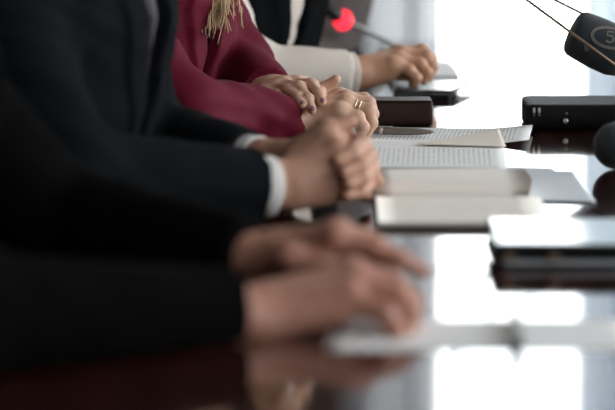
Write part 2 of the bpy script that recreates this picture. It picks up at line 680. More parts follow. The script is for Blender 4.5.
def person(C0, near, far, look, hands, h_fine=0.0045):
    """C0: torso centre on the floor plan. near/far: elbow and cuff points.
    look: colours, widths. hands: list of ready hand meshes (skin). Returns the body object."""
    c = np.array([C0[0], C0[1], 0.0])
    yw = math.radians(look.get('yaw', 0.0))
    U, V = GU * math.cos(yw) + GV * math.sin(yw), GV * math.cos(yw) - GU * math.sin(yw)
    sc = look.get('size', 1.0)
    lean = look.get('lean', 0.04)
    skin = look['skin']
    top = 1.06 * sc
    zs = [0.44, 0.55, 0.72, 0.86, 0.97, 1.03, top, top + 0.025]
    wa = np.array([0.175, 0.175, 0.16, 0.172, 0.19, 0.185, 0.115, 0.07]) * sc
    wb = np.array([0.125, 0.12, 0.112, 0.122, 0.118, 0.10, 0.07, 0.06]) * sc
    bo = np.array([0, 0.0, 0.005, 0.02, 0.03, 0.028, 0.02, 0.02]) + lean * np.array([0, 0, .2, .5, .8, .9, 1, 1])
    body_fn = loft(zs, wa, wb, bo, c, (U, V))
    sh = [c + U * s * 0.178 * sc + V * (0.02 + lean * 0.9) + ZUP * 1.005 * sc for s in (-1, 1)]

    def cuffdir(e, k):
        d = k - e
        return d / np.linalg.norm(d)

    # ---- body: head, neck, trunk, arms, thighs, shins (one mesh together with the hands)
    hc = c + V * (0.045 + lean) + ZUP * 1.215 * sc
    F = Field(c + np.array([-0.3, -0.45, 0.03]), c + np.array([0.75, 0.45, 1.37]), 0.011)
    F.add(lambda P: body_fn(P, -0.03)[0], 0.02)
    F.cone(c + V * (0.025 + lean) + ZUP * 1.03 * sc, hc - ZUP * 0.06, 0.058, 0.052, 0.03)
    for s, (e, k) in zip((-1, 1), (near, far)):
        S = sh[0] if s < 0 else sh[1]
        F.cone(S, e, 0.036, 0.031, 0.02)
        F.cone(e, k, 0.031, 0.025, 0.015)
        hip = c + U * s * 0.09 + ZUP * 0.535
        knee = c + U * s * 0.12 + V * 0.41 + ZUP * 0.52
        ank = c + U * s * 0.12 + V * 0.44 + ZUP * 0.10
        F.cone(hip, knee, 0.062, 0.045, 0.02)
        F.cone(knee, ank, 0.044, 0.032, 0.02)
    bv = F.mesh(1)
    Hd = Field(hc - 0.17, hc + 0.17, 0.0055)
    R = np.column_stack([U, V, ZUP])
    pt = lambda a, b, z: hc + U * a + V * b + ZUP * z
    Hd.cone(hc - ZUP * 0.15 - V * 0.015, hc - ZUP * 0.03 - V * 0.01, 0.052, 0.05, 0.02)
    Hd.ell(pt(0, -0.008, 0.025), (0.074, 0.095, 0.092), R, 0.01)
    Hd.ell(pt(0, 0.028, -0.045), (0.056, 0.062, 0.068), R, 0.03)
    Hd.cone(pt(0, 0.075, -0.10), pt(0, 0.07, -0.09), 0.02, 0.022, 0.03)      # chin
    Hd.cone(pt(0, 0.092, 0.008), pt(0, 0.112, -0.032), 0.007, 0.012, 0.012)   # nose
    for s in (-1, 1):
        Hd.cone(pt(s * 0.011, 0.10, -0.036), pt(s * 0.012, 0.095, -0.036), 0.008, 0.008, 0.008)
        Hd.cone(pt(s * 0.016, 0.088, 0.026), pt(s * 0.045, 0.076, 0.026), 0.009, 0.008, 0.012)   # brow
        Hd.cone(pt(s * 0.033, 0.079, 0.004), pt(s * 0.033, 0.080, 0.004), 0.012, 0.012, 0.006)   # eye
        Hd.ell(pt(s * 0.078, -0.012, 0.0), (0.008, 0.018, 0.032), R, 0.006)                    # ear
        Hd.cone(pt(s * 0.042, 0.06, -0.03), pt(s * 0.04, 0.062, -0.03), 0.02, 0.02, 0.025)
    Hd.cone(pt(-0.02, 0.089, -0.064), pt(0.02, 0.089, -0.064), 0.007, 0.007, 0.006)            # lips
    Hd.cone(pt(-0.016, 0.087, -0.075), pt(0.016, 0.087, -0.075), 0.007, 0.007, 0.006)
    hv = Hd.mesh(1)
    root = obj('person', join(bv, hv, *hands), skin, origin=c)
    for s in (-1, 1):
        obj('eye', lathe([(0.001, -0.002), (0.008, 0.001), (0.0105, 0.006), (0.008, 0.0105), (0.001, 0.0125)],
                         pt(s * 0.033, 0.083, 0.004), V, 14), 'eye', root)

    # ---- hair
    Hf = Field(hc + np.array([-0.25, -0.25, -0.42 if look.get('long') else -0.2]), hc + 0.22, 0.0065)
    Hf.ell(pt(0, -0.022, 0.035), (0.083, 0.098, 0.094), R, 0.01)
    Hf.ell(pt(0, 0.03, 0.085), (0.062, 0.062, 0.036), R, 0.02)
    Hf.cone(pt(0, -0.06, 0.0), pt(0, -0.075, -0.06), 0.06, 0.045, 0.02)
    if look.get('long'):
        for s in (-1, 1):
            Hf.cone(pt(s * 0.07, -0.02, 0.03), pt(s * 0.085, 0.0, -0.10), 0.028, 0.03, 0.02)
            Hf.cone(pt(s * 0.085, 0.0, -0.10), pt(s * 0.09, 0.055, -0.22), 0.03, 0.022, 0.02)
        Hf.cone(pt(0, -0.075, -0.03), pt(0, -0.09, -0.2), 0.07, 0.05, 0.02)
    hv_ = Hf.mesh(1)
    locks = []
    if look.get('long'):
        for i in range(150):
            a = random.gauss(0, 1)
            s = 1 if i < 118 else -1
            p0 = pt(s * (0.085 + 0.012 * a), 0.03 + random.uniform(-.02, .03), -0.10)
            tipz = look['hair_tip'] + random.gauss(0, 0.012)
            p2 = look['hair_at'] + U * random.gauss(0, 0.014) + V * random.gauss(0.0, 0.015)
            p2[2] = tipz
            if s < 0:
                p2 = pt(-0.10 + 0.012 * a, -0.05, -0.24)
            p1 = (p0 + p2) / 2 + V * random.uniform(0.0, 0.025) + U * random.gauss(0, 0.012)
            ts = np.linspace(0, 1, 9)[:, None]
            path = (1 - ts) ** 2 * p0 + 2 * ts * (1 - ts) * p1 + ts ** 2 * p2
            path = path + (V * 0.006 + U * 0.005) * np.sin(ts * 11 + a) * ts + V * 0.018 * ts ** 3 * math.sin(3 * a)
            locks.append(tube(path, np.linspace(0.0026, 0.0007, 9), 6))
    obj('hair', join(hv_, *locks), look['hair'], root)

    # ---- jacket (or vest + shirt sleeves)
    jk = look['jacket']
    vw0, vz0, vz1, vw1 = look['vee']            # V opening: bottom height, top height, top half width
    seed = look.get('seed', 1)
    Rs = look.get('sleeve', 0.055)
    rc_ = look.get('cuff_r', 0.041)

    def arms(F, grow=0.0, cutk=True):
        for S, (e, k) in zip(sh, (near, far)):
            d = cuffdir(e, k)
            F.cone(S - V * 0.01 - ZUP * 0.015, e, Rs * 1.14 + grow, Rs + grow, 0.035)
            cut = (k, d) if cutk else None
            F.cone(e, k + d * 0.03, Rs + grow, rc_ + grow - 0.001, 0.02, cut)

    def trim_table(F):
        P = F.P
        q = P - EDGE
        va = q @ GV
        slab = np.maximum(np.maximum(P[..., 2] - (TZ + 0.0015), -(va + 0.004)), (TZ - 0.06) - P[..., 2])
        F.f = np.maximum(F.f, -slab)

    allp = [p for p in (*near, *far, *sh)]
    lo = np.minimum(np.min(allp, 0) - 0.09, c + np.array([-0.24, -0.24, 0]))
    hi = np.maximum(np.max(allp, 0) + 0.09, c + np.array([0.24, 0.24, 0]))
    lo[2], hi[2] = 0.50, 1.14

    def trunk(P):
        d, A, B, z = body_fn(P, 0.012)
        front = B > 0
        t = np.clip((z - vz0) / (vz1 - vz0), 0, 1)
        wv = vw0 + (vw1 - vw0) * t
        A2 = A - look.get('vshift', 0.0)
        inside = np.clip((wv - np.abs(A2)) / 0.006, 0, 1) * front * (z > vz0 - 0.005)
        if look.get('vee_open_below'):
            inside = np.maximum(inside, np.clip((vw0 - np.abs(A2)) / 0.006, 0, 1) * front * (z <= vz0))
        lap = np.clip((wv + 0.055 * (0.35 + 0.65 * np.clip(t * 2.2, 0, 1)) - np.abs(A2)) / 0.004, 0, 1) * (1 - (inside > 0)) * front * (z > vz0)
        return d + 0.03 * inside - look.get('lapel', 0.007) * lap
    J = Field(lo, hi, h_fine)
    J.add(trunk, 0.0)
    if not look.get('vest'):
        arms(J)
    J.f += folds(J.P, seed, look.get('fold', 0.0016))
    trim_table(J)
    gname = 'waistcoat' if look.get('vest') else 'jacket'
    jo = obj(gname, J.mesh(1), jk, root)

    # ---- shirt: trunk under the opening and cuffs at the wrists
    S_ = Field(lo, hi, 0.006)
    S_.add(lambda P: body_fn(P, 0.002)[0], 0.0)
    if look.get('vest'):
        arms(S_, 0.0, True)
        S_.f += folds(S_.P, seed + 3, 0.0022)
        trim_table(S_)
        obj('shirt', S_.mesh(1), look['shirt_sleeve'], root)
    else:
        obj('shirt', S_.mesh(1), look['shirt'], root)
    # visible cuffs
    for (e, k) in (near, far):
        d = cuffdir(e, k)
        if look.get('cuff'):
            w_ = look.get('cuff_w', 0.016)
            prof = [(rc_ - 0.008, -0.03), (rc_ - 0.006, w_ - 0.004), (rc_ - 0.0055, w_ - 0.001), (rc_ - 0.0075, w_),
                    (rc_ - 0.0095, w_ - 0.002), (rc_ - 0.0105, -0.02)]
            obj('shirt_cuff', lathe(prof, k, d, 36), look['cuff'], root)
    # ---- tie
    if look.get('tie'):
        pts = []
        for z in np.linspace(1.03, vz0 - 0.03, 10):
            b = np.interp(z, zs, wb) + np.interp(z, zs, bo) + 0.004
            pts.append(c + V * b + ZUP * z)
        vs, fs = [], []
        for i, p in enumerate(pts):
            wd = 0.016 + 0.020 * i / 9
            for a, dz in ((-wd, -.002), (0, .004), (wd, -.002), (wd, -.008), (-wd, -.008)):
                vs.append(p + U * a + V * dz)
        for i in range(9):
            for j in range(5):
                fs.append([i * 5 + j, i * 5 + (j + 1) % 5, (i + 1) * 5 + (j + 1) % 5, (i + 1) * 5 + j])
        fs += [[4, 3, 2, 1, 0], [45, 46, 47, 48, 49]]
        obj('tie', (np.array(vs), fs), look['tie'], root, smooth=False)
    # ---- trousers and shoes
    Tq = Field(c + np.array([-0.25, -0.4, 0.06]), c + np.array([0.7, 0.4, 0.66]), 0.011)
    Tq.ell(c + ZUP * 0.54, (0.155, 0.185, 0.10), None, 0.02)
    for s in (-1, 1):
        hip = c + U * s * 0.09 + V * 0.02 + ZUP * 0.535
        knee = c + U * s * 0.12 + V * 0.41 + ZUP * 0.52
        ank = c + U * s * 0.12 + V * 0.44 + ZUP * 0.12
        Tq.cone(hip, knee, 0.082, 0.062, 0.02)
        Tq.cone(knee, ank, 0.061, 0.052, 0.02)
        Sf = Field(ank + np.array([-0.12, -0.12, -0.125]), ank + np.array([0.25, 0.12, 0.03]), 0.007)
        Sf.cone(ank - ZUP * 0.055, ank - ZUP * 0.08, 0.042, 0.038, 0.02)
        Sf.cone(ank - ZUP * 0.08 - V * 0.02, ank - ZUP * 0.085 + V * 0.14, 0.036, 0.034, 0.02)
        Sf.f = np.maximum(Sf.f, 0.002 - Sf.P[..., 2])
        obj('shoe', Sf.mesh(1), 'shoe', root)
    obj('trousers', Tq.mesh(1), look.get('trousers', 'trouser'), root)
    return root, jo, zs, wa, wb, bo


def lap_hand(e, k, s):
    d = (k - e) / np.linalg.norm(k - e)
    sd = -s * np.cross(ZUP, d) / np.linalg.norm(np.cross(ZUP, d))
    wri = k + d * 0.025
    fgs = []
    for o_ in (-0.027, -0.009, 0.009, 0.027):
        m0 = wri + d * 0.085 - sd * o_
        fgs.append([m0, m0 + d * 0.036 - ZUP * 0.008, m0 + d * 0.052 - ZUP * 0.02, m0 + d * 0.058 - ZUP * 0.034])
    fgs.append([wri + d * 0.03 + sd * 0.025, wri + d * 0.06 + sd * 0.045, wri + d * 0.085 + sd * 0.05])
    return hand(wri, fore(e, k), fgs, r=1.05, flat=sd, h=0.003)


def fore(e, k, back=0.035):
    d = (k - e) / np.linalg.norm(k - e)
    return k - d * back


# ================================================================== the room
def structure(name, vf, m, smooth=False, parent=None):
    o = obj(name, vf, m, parent, smooth=smooth)
    if parent is None:
        o['kind'] = 'structure'
    return o


RX0, RX1, RY0, RY1, RH = -2.8, SX, -1.8, 8.0, 2.85
structure('floor', box(((RX0 + RX1) / 2, (RY0 + RY1) / 2, -0.05), (RX1 - RX0 + .4, RY1 - RY0 + .4, 0.1)), 'floor')
structure('ceiling', box(((RX0 + RX1) / 2, (RY0 + RY1) / 2, RH + 0.05), (RX1 - RX0 + .4, RY1 - RY0 + .4, 0.1)), 'ceil')
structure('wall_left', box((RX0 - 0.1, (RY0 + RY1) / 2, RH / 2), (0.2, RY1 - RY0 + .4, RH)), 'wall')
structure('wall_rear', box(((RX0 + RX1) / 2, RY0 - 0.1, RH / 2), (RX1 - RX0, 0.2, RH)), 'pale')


def span(x0, x1, y0, y1, z0, z1):
    return box(((x0 + x1) / 2, (y0 + y1) / 2, (z0 + z1) / 2), (x1 - x0, y1 - y0, z1 - z0))


wx0, wx1, wz0, wz1, wy = WIN['x0'], WIN['x1'], WIN['z0'], WIN['z1'], WIN['y']
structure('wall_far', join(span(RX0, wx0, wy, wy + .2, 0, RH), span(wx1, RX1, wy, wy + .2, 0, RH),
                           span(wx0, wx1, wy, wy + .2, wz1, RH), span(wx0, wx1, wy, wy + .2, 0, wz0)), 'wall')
ys = [RY0] + [y for ab in FILL_WINDOWS for y in ab] + [RY1]
parts = [span(SX, SX + .2, RY0, RY1, 0, SZ0), span(SX, SX + .2, RY0, RY1, SZ1, RH)]
for i in range(0, len(ys), 2):
    parts.append(span(SX, SX + .2, ys[i], ys[i + 1], SZ0, SZ1))
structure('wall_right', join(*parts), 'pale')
structure('baseboard_far', join(span(RX0, wx0 - .06, wy - .015, wy, 0, .1), span(wx1 + .06, RX1, wy - .015, wy, 0, .1)), 'trim')


def window(name, ox, axis, a0, a1, z0, z1, bars):
    """axis 'x': window in a wall of constant y=ox; axis 'y': in a wall of constant x=ox"""
    def sp(p0, p1, q0, q1, t0=0.06, t1=0.11):
        return span(p0, p1, ox + t0, ox + t1, q0, q1) if axis == 'x' else span(ox + t0, ox + t1, p0, p1, q0, q1)
    w_ = 0.05
    fr = [sp(a0, a0 + w_, z0, z1), sp(a1 - w_, a1, z0, z1), sp(a0, a1, z0, z0 + w_), sp(a0, a1, z1 - w_, z1)]
    for b in bars:
        fr.append(sp(b - .02, b + .02, z0, z1))
    root = structure(name, join(*fr), 'white')
    g = sp(a0 + .01, a1 - .01, z0 + .01, z1 - .01, 0.08, 0.086)
    obj('window_pane', g, 'glass', root, smooth=False)


window('window_1', wy, 'x', wx0, wx1, wz0, wz1, (0.30, 0.90))
for i, (a, b) in enumerate(FILL_WINDOWS):
    window('window_%d' % (i + 2), SX, 'y', a, b, SZ0, SZ1, ((a + b) / 2,))  # unseen windows, added to let fill light in from the right


def curtain(x0, x1, y, z0, z1, folds_n, amp, label, seed, m='sheer'):
    n = folds_n * 10
    rnd = random.Random(seed)
    xs = np.linspace(x0, x1, n)
    ph = np.cumsum([rnd.uniform(0.7, 1.3) for _ in range(n)])
    ph = ph / ph[-1] * folds_n * 2 * math.pi
    rows = 6
    vs, fs = [], []
    for i in range(rows):
        t = i / (rows - 1)
        for x, p in zip(xs, ph):
            vs.append([x + 0.006 * math.sin(p * 0.5 + t), y + amp * math.sin(p) * (0.7 + 0.5 * t), z1 + (z0 - z1) * t])
    for i in range(rows - 1):
        for j in range(n - 1):
            fs.append([i * n + j, i * n + j + 1, (i + 1) * n + j + 1, (i + 1) * n + j])
    o = obj('curtain', (np.array(vs), fs), m)
    tag(o, label, 'curtain', 'sheer window curtains')


curtain(0.09, 0.378, wy - 0.10, 0.012, 2.60, 6, 0.036,
        'sheer white curtain hanging behind the hand that rests on the black tablet', 2)
curtain(0.775, 1.34, wy - 0.10, 0.012, 2.60, 9, 0.022,
        'sheer white curtain hanging behind the top right foam microphone', 5, 'sheer_b')
rail = obj('curtain_rail', tube([(0.0, wy - .10, 2.62), (1.45, wy - .10, 2.62)], 0.014, 12), 'metal')
tag(rail, 'metal rail above the far window carrying both sheer curtains', 'curtain rail')
for x in (0.03, 1.42):
    obj('rail_bracket', box((x, wy - .05, 2.62), (0.02, 0.11, 0.03)), 'metal', rail, smooth=False)

# ================================================================== the table
def tpt(u, v, z):
    return EDGE + U * u + V * v + ZUP * z


RT = np.column_stack([V, U, ZUP])
u0, u1, vw = -1.75, 2.06, 1.25
table = empty('conference_table', tpt((u0 + u1) / 2, vw / 2, 0))
tag(table, 'long glossy dark red-brown conference table reflecting the window', 'table')
obj('tabletop', box(tpt((u0 + u1) / 2, vw / 2, TZ - 0.019), (vw, u1 - u0, 0.038), RT, 0.007, 3), 'wood', table, smooth=False)
for a in (u0 + 0.45, u1 - 0.45):
    obj('leg', box(tpt(a, vw / 2, (TZ - 0.038) / 2), (0.5, 0.09, TZ - 0.038), RT, 0.006), 'wood', table, smooth=False)
obj('stretcher', box(tpt((u0 + u1) / 2, vw / 2, 0.40), (0.04, u1 - u0 - 1.0, 0.12), RT, 0.004), 'wood', table, smooth=False)

# ================================================================== people
# --- nearest sitter: black suit, one hand over the other
nearA = (W(-45, 318, 2.45), W(228, 315, 2.60))
farA = (W(55, 222, 2.95), W(250, 259, 2.80))
h1 = hand(W(258, 312, 2.615), fore(*nearA), [
    L((345, 272, 2.70), (390, 280, 2.70), (410, 298, 2.69), (414, 317, 2.68)),
    L((354, 273, 2.67), (397, 287, 2.66), (412, 305, 2.645), (409, 328, 2.635)),
    L((356, 281, 2.64), (398, 297, 2.63), (410, 318, 2.61), (404, 335, 2.605)),
    L((350, 297, 2.61), (386, 314, 2.595), (397, 331, 2.59), (391, 341, 2.59)),
    L((300, 290, 2.69), (345, 302, 2.735), (378, 318, 2.735))],
    r=1.16, wr=0.029, flat=U, h=0.002, pads=[(W(262, 322, 2.60), W(338, 306, 2.61), 0.02, 0.016)])
h2 = hand(W(272, 256, 2.80), fore(*farA), [
    L((335, 236, 2.755), (374, 246, 2.755), (400, 259, 2.755), (423, 272, 2.76)),
    L((338, 233, 2.78), (368, 241, 2.80), (384, 252, 2.80), (394, 265, 2.80)),
    L((338, 233, 2.805), (362, 240, 2.83), (374, 252, 2.83), (381, 266, 2.83)),
    L((330, 235, 2.83), (354, 241, 2.86), (367, 255, 2.86), (373, 270, 2.86)),
    L((290, 258, 2.75), (325, 266, 2.745), (345, 276, 2.745))],
    r=1.12, wr=0.029, flat=U, h=0.002)
edgeX = lambda Y: EDGE[0] + math.tan(TH) * (Y - EDGE[1])
cA = (-0.50, 2.70)
pA, *_ = person(cA, nearA, farA, dict(skin='skin_a', hair='dark', jacket='black_wool', shirt='blacktop', tie='tie', yaw=-6,
        vee=(0.004, 0.83, 1.06, 0.055), cuff=None, sleeve=0.060, cuff_r=0.045, seed=2, size=1.02), [h1, h2], 0.006)
tag(pA, 'blurred person in a black suit nearest the camera, one hand resting over the other', 'person')

# --- second sitter: navy suit, white cuffs, clasped hands
nearB = (W(72, 178, 3.12), W(255, 186, 3.252))
farB = (W(142, 139, 3.55), W(246, 163, 3.43))
h1 = hand(W(290, 183, 3.272), fore(*nearB), [
    L((328, 142, 3.305), (350, 142, 3.345), (345, 150, 3.38), (332, 152, 3.395)),
    L((336, 152, 3.285), (356, 150, 3.335), (352, 156, 3.375), (340, 160, 3.395)),
    L((338, 166, 3.28), (360, 165, 3.325), (371, 173, 3.345), (378, 181, 3.35)),
    L((334, 181, 3.28), (354, 184, 3.315), (362, 190, 3.335), (366, 196, 3.345)),
    L((303, 160, 3.31), (328, 130, 3.325), (350, 122, 3.335))],
    r=1.16, wr=0.0255, fo=0.007, flat=(0.1, 0.2, 1), h=0.0018,
    pads=[(W(290, 193, 3.272), W(330, 191, 3.285), 0.020, 0.017), (W(300, 160, 3.31), W(320, 140, 3.315), 0.02, 0.013)])
h2 = hand(W(280, 163, 3.413), fore(*farB), [
    L((338, 136, 3.365), (362, 144, 3.325), (352, 152, 3.278), (337, 160, 3.262)),
    L((344, 148, 3.37), (368, 156, 3.322), (360, 165, 3.272), (344, 172, 3.254)),
    L((345, 161, 3.372), (370, 169, 3.322), (362, 178, 3.274), (348, 184, 3.258)),
    L((340, 175, 3.37), (366, 183, 3.325), (358, 191, 3.284), (346, 195, 3.268)),
    L((302, 150, 3.375), (326, 128, 3.355), (343, 120, 3.345))],
    r=1.14, wr=0.0255, fo=0.007, flat=(0.1, 0.2, 1), h=0.0018)
cB = (-0.366, 3.41)
pB, *_ = person(cB, nearB, farB, dict(skin='skin_b', hair='brown', jacket='navy', shirt='sgrey', tie='tie',  # shirt front greyed for shade, the white cuffs keep its own colour
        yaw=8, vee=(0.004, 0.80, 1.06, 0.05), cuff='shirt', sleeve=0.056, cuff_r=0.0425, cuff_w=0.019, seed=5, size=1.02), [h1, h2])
tag(pB, 'person in a dark navy suit with white cuffs and clasped hands beside the open book', 'person')

# --- third sitter: maroon jacket, in focus
nearC = (W(188, 108, 3.81), W(287, 119, 3.945))
farC = (W(238, 66, 4.15), W(266, 93, 4.04))
rightH = hand(W(309, 116, 3.955), fore(*nearC), [
    L((340, 97, 3.99), (364, 99, 3.99), (371, 108, 3.985), (371, 117, 3.98)),
    L((346, 99, 3.967), (369, 103, 3.967), (373, 114, 3.962), (371, 126, 3.957)),
    L((346, 104, 3.945), (369, 110, 3.94), (372, 123, 3.937), (368, 133, 3.937)),
    L((340, 111, 3.923), (358, 117, 3.92), (363.5, 127, 3.918), (361, 134, 3.92)),
    L((312, 103, 3.985), (324, 89, 3.995), (336, 79.5, 3.99))],
    r=0.93, wr=0.0245, flat=U, h=0.0013,
    pads=[(W(309, 121, 3.94), W(335, 118, 3.925), 0.018, 0.013)])
leftF = [
    L((276, 89, 4.005), (289, 91, 3.962), (298, 98, 3.93), (302, 104.5, 3.913)),
    L((284, 86, 4.01), (299, 87.5, 3.96), (308, 99, 3.926), (312, 110, 3.908)),
    L((296, 85, 4.02), (311, 85, 3.97), (319, 94, 3.938), (322, 102, 3.922)),
    L((303, 86, 4.03), (314, 87, 3.995), (320, 92, 3.975), (323, 96, 3.965)),
    L((266, 95, 4.0), (276, 98, 3.965), (285, 103, 3.945))]
leftH = hand(W(272, 91, 4.035), fore(*farC), leftF, r=0.95, wr=0.0245, flat=(0.5, 0.5, 0), h=0.0013)
cC = (-0.300, 4.08)
pC, jC, zs, wa, wb, bo = person(cC, nearC, farC, dict(skin='skin_c', hair='blond', long=True, jacket='maroon',
        yaw=14, shirt='blacktop', vee=(0.007, 0.775, 1.05, 0.048), cuff=None, sleeve=0.048, cuff_r=0.0375, seed=7, size=0.98,
        fold=0.0032, lapel=0.008, hair_tip=0.905, hair_at=W(217, 12, 3.985)), [rightH, leftH], 0.004)
tag(pC, 'person in a maroon jacket with blond hair, hands crossed at the wrist, gold rings', 'person')


def nail(tip, prev, parent, r=0.006):
    d = tip - prev
    d /= np.linalg.norm(d)
    up = np.array([0.15, -0.65, 0.75])
    n_ = up - d * (up @ d)
    n_ /= np.linalg.norm(n_)
    s = np.cross(d, n_)
    vs, fs = [], []
    K, Rr = 16, 5
    for i in range(Rr + 1):
        q = i / Rr
        for j in range(K):
            t = 2 * math.pi * j / K
            x, y = 0.0064 * q * math.cos(t), 0.0046 * q * math.sin(t)
            vs.append(tip + d * (x + 0.0005) + s * y + n_ * (r * 0.93 + 0.0012 * (1 - q * q) - 0.0016 * (y / 0.0046) ** 2 - 0.0009 * (x / 0.0064) ** 2))
    for i in range(Rr):
        for j in range(K):
            j2 = (j + 1) % K
            fs.append([i * K + j, i * K + j2, (i + 1) * K + j2, (i + 1) * K + j])
    o = obj('fingernail', (np.array(vs), fs), 'nail', parent)
    o['label'] = 'mauve painted fingernail'
    md = o.modifiers.new('thickness', 'SOLIDIFY')
    md.thickness = 0.0008


for fg in leftF[:4]:
    nail(fg[3], fg[2], pC)


def band(a, b, t, r, parent, tw=0.0009, stone=False):
    c = a + (b - a) * t
    d = (b - a) / np.linalg.norm(b - a)
    prof = []
    R = basis(np.array([0.3, 0.2, 0.9]), d)
    vs, fs = [], []
    n, k = 30, 8
    for i in range(n):
        p = 2 * math.pi * i / n
        e = math.cos(p) * R[:, 0] + math.sin(p) * R[:, 1]
        for j in range(k):
            q = 2 * math.pi * j / k
            vs.append(c + e * (r + tw * math.cos(q)) + d * 0.0012 * math.sin(q))
    for i in range(n):
        for j in range(k):
            fs.append([i * k + j, i * k + (j + 1) % k, ((i + 1) % n) * k + (j + 1) % k, ((i + 1) % n) * k + j])
    o = obj('finger_ring', (np.array(vs), fs), 'gold', parent)
    o['label'] = 'thin gold finger ring'


ra_, rb_ = W(346, 104, 3.945), W(369, 110, 3.94)
band(ra_, rb_, 0.42, 0.0106, pC)
band(ra_, rb_, 0.60, 0.0103, pC)

# --- fourth sitter: black waistcoat over cream shirt
nearD = (W(246, 74, 4.36), W(346, 75, 4.42))
cDv = np.array([-0.160, 4.58, 0.0])
farD = (cDv + U * 0.20 - V * 0.0 + ZUP * 0.76, cDv + U * 0.08 + V * 0.17 + ZUP * 0.655)
h1 = hand(W(362, 72, 4.43), fore(*nearD), [
    L((398, 54, 4.49), (422, 51, 4.49), (432, 60, 4.49), (431, 70, 4.485)),
    L((402, 55, 4.465), (426, 56, 4.462), (432, 67, 4.455), (429, 78, 4.45)),
    L((399, 61, 4.44), (420, 64, 4.437), (427, 73, 4.432), (424, 81, 4.43)),
    L((393, 66, 4.42), (409, 71, 4.415), (416, 78, 4.412), (413, 83, 4.412)),
    L((375, 70, 4.47), (400, 73, 4.50), (416, 77, 4.50))],
    r=1.10, wr=0.027, flat=U, h=0.002, pads=[(W(362, 77, 4.42), W(388, 73, 4.42), 0.018, 0.014)])
h2 = lap_hand(*farD, 1)
cD = (-0.160, 4.58)
pD, *_ = person(cD, nearD, farD, dict(skin='skin_d', hair='dark', jacket='vest', vest=True, shirt_sleeve='cream',
        vee=(0.012, 0.80, 1.05, 0.05), yaw=24, cuff='cream', cuff_w=0.012, sleeve=0.050, cuff_r=0.042, seed=9, lapel=0.002), [h1, h2], 0.006)
tag(pD, 'person in a black waistcoat over a cream shirt, hand on a black tablet', 'person')

# --- fifth sitter: taupe jacket, far end, hands under the table edge
cE = (-0.045, 5.17)
cEv = np.array([*cE, 0.0])
nearE = (cEv - U * 0.21 + V * 0.02 + ZUP * 0.74, cEv - U * 0.07 + V * 0.20 + ZUP * 0.655)
farE = (cEv + U * 0.21 + V * 0.02 + ZUP * 0.74, cEv + U * 0.07 + V * 0.20 + ZUP * 0.655)
hs = []
hs = [lap_hand(*nearE, -1), lap_hand(*farE, 1)]
pE, *_ = person(cE, nearE, farE, dict(skin='skin_b', hair='brown', jacket='taupe', shirt='sgrey',
        vee=(0.004, 0.86, 1.06, 0.05), cuff='sgrey', sleeve=0.056, cuff_r=0.043, seed=11), hs, 0.007)
tag(pE, 'blurred person in a taupe jacket behind the red-lit microphone', 'person')


# ================================================================== papers, book, pens
def gp(*pp):
    return [T(x, y) for x, y in pp]


# sheets under the hands in focus
def curl_back(s, t):
    return 0.0012 + 0.012 * max(0, (s - 0.80) / 0.20) ** 2 * 1.0


(vf, uv) = sheet(gp((330, 143), (529, 146), (533, 130), (345, 127)), TZ + 0.0006, lift=lambda s, t: 0.008 * max(0, (s - 0.72) / 0.28) ** 1.6)
o = obj('paper_sheet', vf, 'print2', uv=uv)
tag(o, 'printed white sheet lying under the pen, its far right corner curling up', 'paper', 'papers in front of the maroon sitter')


def stack_lift(s, t):
    return 0.004 + 0.004 * math.sin(1.2 + 2.2 * s) * t + 0.002 * t


(vf, uv) = sheet(gp((322, 170), (507, 172), (503, 147), (330, 143)), TZ + 0.0005, thick=0.0035, lift=lambda s, t: 0.0016 + 0.003 * t * s)
o = obj('paper_stack', vf, 'print_', uv=uv)
tag(o, 'stapled printed pages lying nearer than the pen, in front of the maroon sleeve', 'paper', 'papers in front of the maroon sitter')
(vf, uv) = sheet(gp((415, 151), (506, 154), (499, 140), (441, 147)), TZ + 0.0085, thick=0.0006, lift=lambda s, t: 0.0065 * t * s + 0.001)
o2 = obj('turned_page', vf, 'paper_c', o)
o2['label'] = 'cream back of the turned top page'

# pen
pa, pb = W(356, 130.5, 3.985), W(436, 133.0, 3.965)
pa[2] = pb[2] = TZ + 0.0085
ax = (pb - pa) / np.linalg.norm(pb - pa)
pen = empty('pen', (pa + pb) / 2 - ZUP * 0.006)
tag(pen, 'dark metal ballpoint pen lying on the printed sheet beside the ringed hand', 'pen')
ln = np.linalg.norm(pb - pa)
obj('barrel', lathe([(0.0036, 0), (0.0052, 0.004), (0.0056, ln * 0.3), (0.0058, ln * 0.55), (0.005, ln * 0.78), (0.0032, ln * 0.93), (0.0014, ln * 0.97)], pa, ax), 'pew', pen)
obj('pen_tip', lathe([(0.0013, ln * 0.965), (0.0004, ln)], pa, ax, 12), 'metal', pen)
obj('grip_band', lathe([(0.0060, ln * 0.30), (0.0062, ln * 0.305), (0.0062, ln * 0.33), (0.0060, ln * 0.335)], pa, ax), 'metal', pen)
obj('clip', box(pa + ax * 0.03 + np.array([0, -0.002, 0.0065]), (0.045, 0.003, 0.0012), basis(ax), 0.0004), 'metal', pen, smooth=False)

# open book
bx0, bx1 = 0.082, 0.268
yg = 3.37                                                   # gutter


